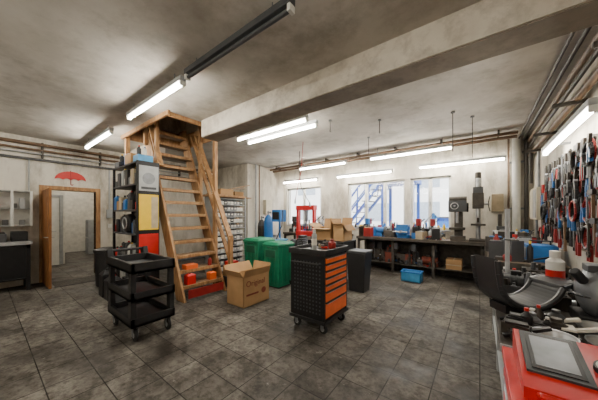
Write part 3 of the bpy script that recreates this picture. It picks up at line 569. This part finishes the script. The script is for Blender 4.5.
# ---------------------------------------------------------------- right wall items
b=B(); b.box(.76,.898,5.62,6.25,1.4,1.95,CREAM); b.box(.75,.76,5.65,5.92,1.43,1.92,LGREY); b.box(.75,.76,5.95,6.22,1.43,1.92,CREAM); b.cyl((.83,5.9,1.95),(.83,5.9,2.6),.02,GREY); b.cyl((.83,6.1,1.4),(.83,6.1,1.0),.02,GREY); b.box(.8,.898,5.3,5.5,1.3,1.7,LGREY); b.torus((.8,5.4,1.2),.1,.012,BLACK,(1,0,0)); b.torus((.8,5.55,1.15),.13,.012,DRED,(1,0,0)); b.done('electrical_cabinet',.005)
b=B(); b.box(.87,.899,2.3,5.15,1.1,2.22,PEG)
for i in range(3): b.box(.845,.87,2.3,5.15,1.42+i*.33,1.45+i*.33,TREAD)
b.done('tool_board',.003)
random.seed(31); b=B()
for row,zt in enumerate((2.14,1.90,1.66,1.42)):
    y=2.38
    while y<5.08:
        t=random.random(); L=random.uniform(.17,.33); x=random.uniform(.73,.80); hm=random.choice([RED,DRED,DRED,BLACK,DGREY,BLACK,BLACK,OILY,GREY,BLUE,DRED])
        b.cyl((.87,y,zt),(x-.01,y,zt+.01),.005,STEEL,seg=6)
        if t<.5:
            for sg in (-1,1):
                b.beam((x,y,zt-.02-L*.3),(x,y+sg*.025,zt-.02-L*.65),.022,.022,hm,(1,0,0)); b.beam((x,y+sg*.025,zt-.02-L*.65),(x,y+sg*.028,zt-.02-L),.022,.022,hm,(1,0,0)); b.beam((x,y,zt-.02-L*.3),(x,y+sg*.012,zt+.02),.02,.02,OILY,(1,0,0))
            b.cyl((x-.014,y,zt-.02-L*.3),(x+.014,y,zt-.02-L*.3),.02,GREY,seg=8)
        elif t<.6:
            b.cyl((x,y,zt+.02),(x,y,zt-.1),.018,hm,seg=8); b.cyl((x,y,zt-.1),(x,y,zt-.1-L*.6),.006,STEEL,seg=6)
        elif t<.82:
            mm=random.choice([OILY,GREY,GRIME]); b.beam((x,y,zt),(x,y,zt-L),.022,.012,mm,(1,0,0)); b.torus((x,y,zt),.018,.009,mm,(1,0,0),8); b.torus((x,y,zt-L),.022,.009,mm,(1,0,0),8)
        elif t<.92:
            b.beam((x,y,zt+.02),(x,y,zt-L),.025,.02,TREAD,(1,0,0)); b.box(x-.02,x+.02,y-.06,y+.06,zt-.01,zt+.035,OILY)
        else:
            for q in range(3): b.torus((x-.01*q,y,zt-.12-.01*q),.10,.01,random.choice([BLACK,RUBBER,DRED]),(1,0,0),14)
        y+=random.uniform(.045,.07)
b.done('hanging_hand_tools')
# ---------------------------------------------------------------- right benches
bench('workbench',.1,.86,4.15,6.2,.86,nl=3)
clutter('hand_tools',.12,.8,4.2,6.15,.86,130,41,.36,.22,PAL+[LGREY,DRED,BLUE],heavy=16,avoid=((.32,5.5,.25),(.65,4.56,.22)))
clutter('metal_offcuts',.15,.8,4.3,6.1,.25,36,42,.36,.3,[OILY,GRIME,BLACK,DGREY,BLUE],heavy=10)
vise(.32,5.5,.86,OILY,s=1.7)
b=B(); b.box(.5,.8,4.4,4.72,.86,1.08,BLUE); b.box(.49,.5,4.43,4.69,.9,1.04,LGREY); b.pipe([(.55,4.56,1.08),(.55,4.56,1.13),(.75,4.56,1.13),(.75,4.56,1.08)],.01,BLACK); b.done('battery_charger',.008)
bench('metal_workbench',.1,.86,1.95,4.0,.68,top=GRIME,leg=LGREY,shelf=.2,th=.04)
av=((.25,2.70,.26),(.12,2.6,.16),(.42,2.85,.16),(.52,2.98,.12),(.70,2.70,.18),(.25,3.6,.09),(.36,2.10,.12),(.62,2.14,.14),(.62,2.42,.11))
clutter('workshop_clutter',.12,.8,2.0,3.95,.68,190,43,.13,.14,[OILY,OILY,BLACK,DGREY,GRIME,BLACKM,GREY,BLACK,OILY,DGREY,PAPER],heavy=8,avoid=av)
clutter('machine_parts',.14,.8,2.1,3.3,.2,26,45,.28,.25,[OILY,GRIME,BLACK,DGREY],heavy=6)
b=B(); x0,x1,y0,y1=.16,.6,3.35,3.8
b.box(x0,x1,y0,y1,.2,.22,DGREEN)
for a in ((x0,x1,y0,y0+.015),(x0,x1,y1-.015,y1),(x0,x0+.015,y0,y1),(x1-.015,x1,y0,y1)): b.box(*a,.2,.42,DGREEN)
for a in ((x0-.012,x1+.012,y0-.012,y0+.015),(x0-.012,x1+.012,y1-.015,y1+.012),(x0-.012,x0+.015,y0,y1),(x1-.015,x1+.012,y0,y1)): b.box(*a,.42,.445,DGREEN)
b.done('plastic_crate',.003)
b=B(); b.cyl((.25,3.6,.68),(.25,3.6,.70),.07,LGREY,seg=20); b.cyl((.25,3.6,.7),(.25,3.6,1.55),.022,LGREY,seg=14); b.torus((.25,3.6,1.2),.024,.006,BLACK); b.done('steel_stand_pole')
b=B(); b.box(.44,.6,2.90,3.08,.68,.80,OILY); b.box(.46,.58,2.92,3.06,.80,.81,DGREY); b.cyl((.60,2.98,.74),(.64,2.98,.74),.03,STEEL); b.done('gearbox_housing',.006)
spray('aerosol_can',.52,2.99,.81,WHITE,WHITE,.36,.06,RED)
SEAT=M('moulded_black','2f3134',.38,0,.2)
b=B(); cx,cy,cz=.25,2.70,.685; ux,uy=.8,.6
N=20
prof=[(-.27,.40),(-.262,.30)]
for i in range(N+1):
    a=math.pi*(1.0-.92*i/N); prof.append((.25*math.cos(a),.24-.21*math.sin(a)))
prof+=[(.30,.21),(.36,.22)]
for (u0,w0),(u1,w1) in zip(prof[:-1],prof[1:]):
    P=[(cx+ux*u-uy*.13*s,cy+uy*u+ux*.13*s,cz+w) for (u,w,s) in ((u0,w0,-1),(u1,w1,-1),(u1,w1,1),(u0,w0,1))]
    b.hexa([Vector(q) for q in P]+[Vector(q)+Vector((0,0,.05)) for q in P],SEAT)
for s in (-1,1):
    prev=None
    for (u,w) in prof:
        q=Vector((cx+ux*u-uy*.13*s,cy+uy*u+ux*.13*s,cz+w+.035))
        if prev is not None: b.cyl(prev,q,.022,SEAT,seg=8)
        prev=q
b.box(cx-.16,cx+.12,cy-.08,cy+.08,cz-.003,cz+.06,BLACK,rz=37)
b.done('moulded_seat',.0)
b=B(); b.ball((.70,2.70,.92),.155,GREY,(.85,1.15,1.25),20); b.box(.57,.84,2.57,2.83,.68,.76,BLACK); b.cyl((.60,2.62,1.0),(.54,2.57,1.08),.03,BLACK); b.box(.62,.79,2.62,2.76,1.07,1.12,DGREY); b.torus((.70,2.70,.9),.15,.012,DGREY); b.done('engine_cover',.008)
for (x,y,r) in ((.36,2.10,.1),(.62,2.14,.12),(.62,2.42,.1)):
    b=B(); z=.68; b.lathe((x,y,z),[(r*.5,0),(r*.85,.02),(r,.07),(r*1.06,.072),(r*1.0,.066),(r*.82,.026),(r*.3,.012)],STEEL,seg=24); b.done('metal_bowl')
b=B(); x0,x1,y0,y1=.12,.72,1.2,1.86
b.box(x0,x1,y0,y1,.1,.66,RED)
for z0,z1 in ((.14,.3),(.32,.46),(.48,.6)): b.box(x0-.01,x0,y0+.03,y1-.03,z0,z1,RED); b.box(x0-.02,x0-.008,y0+.1,y1-.1,z1-.03,z1-.015,STEEL)
b.box(x0-.015,x1+.015,y0-.015,y1+.015,.66,.70,RED)
for q in ((x0+.06,y0+.06),(x1-.06,y0+.06),(x0+.06,y1-.06),(x1-.06,y1-.06)): b.caster(q[0],q[1],.04)
b.done('red_tool_chest',.006)
# bulky red test machine with gauge on the chest
b=B(); xa,xb,yA,yB=.15,.52,1.40,1.84
b.prism([(yA,.70),(yB,.70),(yB,.83),(yB-.05,.845),(yA+.08,.77),(yA,.75)],'x',xa,xb,RED)
def onslope(u0,u1,v0,v1,h,m):
    # panel lying on the sloped top face: u along x, v along slope 0..1
    A=Vector((0,yA+.08,.77)); C=Vector((0,yB-.05,.845)); d=C-A; n=Vector((0,-d.z,d.y)).normalized()
    P=[Vector((u,0,0))+A+d*v for u,v in ((u0,v0),(u1,v0),(u1,v1),(u0,v1))]
    b.hexa([p-n*.004 for p in P]+[p+n*h for p in P],m)
onslope(xa+.02,xb-.14,.04,.96,.012,DGREY); onslope(xa+.04,xb-.16,.10,.90,.016,BLACK); onslope(xa+.055,xb-.175,.16,.84,.018,GREY)
n=Vector((0,-.075,.31)).normalized()
c=Vector((xb-.07,yA+.22,.805)); b.cyl(c-n*.004,c+n*.02,.052,BLACK,seg=24); b.cyl(c+n*.02,c+n*.022,.045,WHITE,seg=24); b.beam(c+n*.024,c+n*.024+Vector((.025,.02,.005)),.004,.003,RED)
for q in (-.03,.03):
    c2=Vector((xb-.07+q,yA+.12,.781)); b.cyl(c2-n*.003,c2+n*.02,.014,BLACK,seg=12)
b.pipe([(xa+.05,yA+.0,.73),(xa+.05,yA-.06,.76),(xb-.05,yA-.06,.76),(xb-.05,yA,.73)],.012,RED)
b.done('battery_tester',.006)
clutter('hand_tools',.535,.71,1.25,1.84,.7,14,47,.06,.05,[OILY,DGREY,BLACK,GREY])
# ---------------------------------------------------------------- left wall items
bench('workbench',XL+.03,XL+.63,-.9,.62,.96,top=LGREY,leg=BLACKM,nl=3)
b=B(); b.box(XL+.08,XL+.57,-.8,.58,.25,.88,BLACK); b.box(XL+.57,XL+.58,-.1,.56,.28,.85,BLACKM); b.box(XL+.57,XL+.58,-.78,-.12,.28,.85,BLACKM); b.box(XL+.58,XL+.6,-.02,.2,.7,.72,STEEL); b.done('storage_cabinet',.004)
b=B(); b.box(XL+.12,XL+.52,-.1,.3,.96,1.12,DGREY); b.box(XL+.14,XL+.5,-.08,.28,1.12,1.15,BLACK); b.cyl((XL+.52,.1,1.05),(XL+.56,.1,1.05),.04,STEEL); b.box(XL+.15,XL+.4,.36,.58,.96,1.15,BLACK); b.box(XL+.15,XL+.5,-.6,-.2,.96,1.04,GREY); b.cyl((XL+.3,.2,1.15),(XL+.3,.2,1.22),.03,RED); b.done('parts_washer',.01)
b=B(); z0,z1=1.25,1.98
b.box(XL,XL+.02,-1.0,.66,z0,z1,WHITE)
for z in (z0,z1-.03,1.6): b.box(XL,XL+.2,-1.0,.66,z,z+.025,LGREY)
for y in (-1.0,-.45,.1,.635): b.box(XL,XL+.2,y,y+.025,z0,z1,WHITE)
b.box(XL+.2,XL+.205,-1.0,.66,z0,z1,GLASS)
for y in (-1.0,-.72,-.45,-.17,.1,.36,.62): b.box(XL+.2,XL+.225,y,y+.04,z0,z1,WHITE)
random.seed(8); y=-.95
while y<.58:
    for z in (z0+.025,1.625):
        if random.random()<.6: h=random.uniform(.06,.22); b.box(XL+.05,XL+.16,y,y+.08,z,z+h,random.choice([DRED,DGREY,DGREY,BEIGE,LGREY,GREY]))
    y+=.11
b.done('glazed_wall_cabinet',.002)
b=B(); c=(1.28,2.30); pts=[(c[0]+.27*math.cos(math.pi*i/14),c[1]+.2*math.sin(math.pi*i/14)) for i in range(15)]
low=[]
for kx in range(4):
    xa=c[0]-.27+kx*.135
    for j in range(1,5): low.append((xa+.135*j/5,c[1]+.03*math.sin(math.pi*j/5)))
    if kx<3: low.append((xa+.135,c[1]))
b.prism(pts+low,'x',XL,XL+.02,RED); b.pipe([(XL+.015,c[0],c[1]+.22),(XL+.015,c[0],c[1]-.1),(XL+.015,c[0]+.02,c[1]-.12),(XL+.015,c[0]+.045,c[1]-.1)],.008,DRED); b.done('umbrella_sign')
b=B(); b.box(-7.5,-6.9,.9,1.7,0,.008,BLACKM)
for i in range(14): b.box(-7.48+i*.042,-7.46+i*.042,.92,1.68,.008,.014,GRIME)
b.done('floor_grate')
b=B(); b.box(XL,XL+.04,1.98,2.06,1.15,1.25,WHITE); b.box(XL,XL+.06,1.95,2.1,1.4,1.62,LGREY); b.box(XL,XL+.02,2.0,2.03,1.62,2.65,LGREY); b.done('light_switch',.003)
b=B(); b.cyl((-5.93,5.5,0),(-5.93,5.5,H-.001),.03,LGREY); b.cyl((-5.93,5.65,0),(-5.93,5.65,H-.001),.02,PIPEB); b.box(-5.999,-5.85,5.9,6.2,1.5,2.0,CREAM); b.done('riser_pipes')
# ---------------------------------------------------------------- exterior
ASPH=M('asphalt','b0b0ae',.9); FAC=M('facade','f0f0ec',.8,0,.05); FWIN=M('facade_window','a5afb8',.3)
b=B(); b.box(-40,30,7.3,50,-.3,-.15,ASPH); b.done('courtyard_ground')
b=B(); b.box(-30,4,19,24,-.15,5,FAC)
for i in range(9): b.box(-28+i*3.4,-26+i*3.4,18.95,19,1.0,2.4,FWIN); b.box(-28+i*3.4,-26+i*3.4,18.95,19,3.4,4.5,FWIN)
b.done('neighbour_building')
b=B()
for y in (9.2,10.2):
    b.beam((-5.4,y,-.15),(-3.0,y,2.7),.06,.2,DBLUE,(0,1,0)); b.beam((-5.4,y,.85),(-3.0,y,3.7),.06,.06,DBLUE,(0,1,0)); b.beam((-5.4,y,.4),(-3.0,y,3.25),.04,.04,DBLUE,(0,1,0))
    for i in range(6): b.cyl((-5.4+i*.48,y,-.15+i*.57),(-5.4+i*.48,y,.85+i*.57),.025,DBLUE)
for i in range(13): b.box(-5.5+i*.19,-5.25+i*.19,9.2,10.2,.0+i*.225,.03+i*.225,DGREY)
b.box(-3.1,-1.8,9.1,10.3,2.65,2.8,DBLUE)
for y in (9.2,10.2):
    for x in (-3.0,-1.95): b.box(x,x+.1,y-.05,y+.05,-.15,2.65,DBLUE)
b.done('outdoor_stair')
b=B(); b.box(-1.5,-.3,12.,13.,-.15,1.35,DBLUE); b.box(-1.45,-.35,11.98,12.,.0,1.2,BLUE); b.box(-1.55,-.25,11.95,13.05,1.35,1.4,DGREY); b.done('waste_skip',.02)
# ---------------------------------------------------------------- world
w=bpy.data.worlds.new('world'); bpy.context.scene.world=w; w.use_nodes=True
nt=w.node_tree; bg=nt.nodes['Background']; bg.inputs[0].default_value=(.93,.96,1.0,1); bg.inputs[1].default_value=7.5
# ---------------------------------------------------------------- camera
cam=bpy.data.cameras.new('camera'); co=bpy.data.objects.new('camera',cam); bpy.context.collection.objects.link(co)
cam.sensor_width=36; cam.lens=240/598*36; cam.shift_y=15/598; cam.clip_start=.05
co.location=(0,0,1.48); co.rotation_euler=(R(90),0,math.atan2(.602,.799))
bpy.context.scene.camera=co
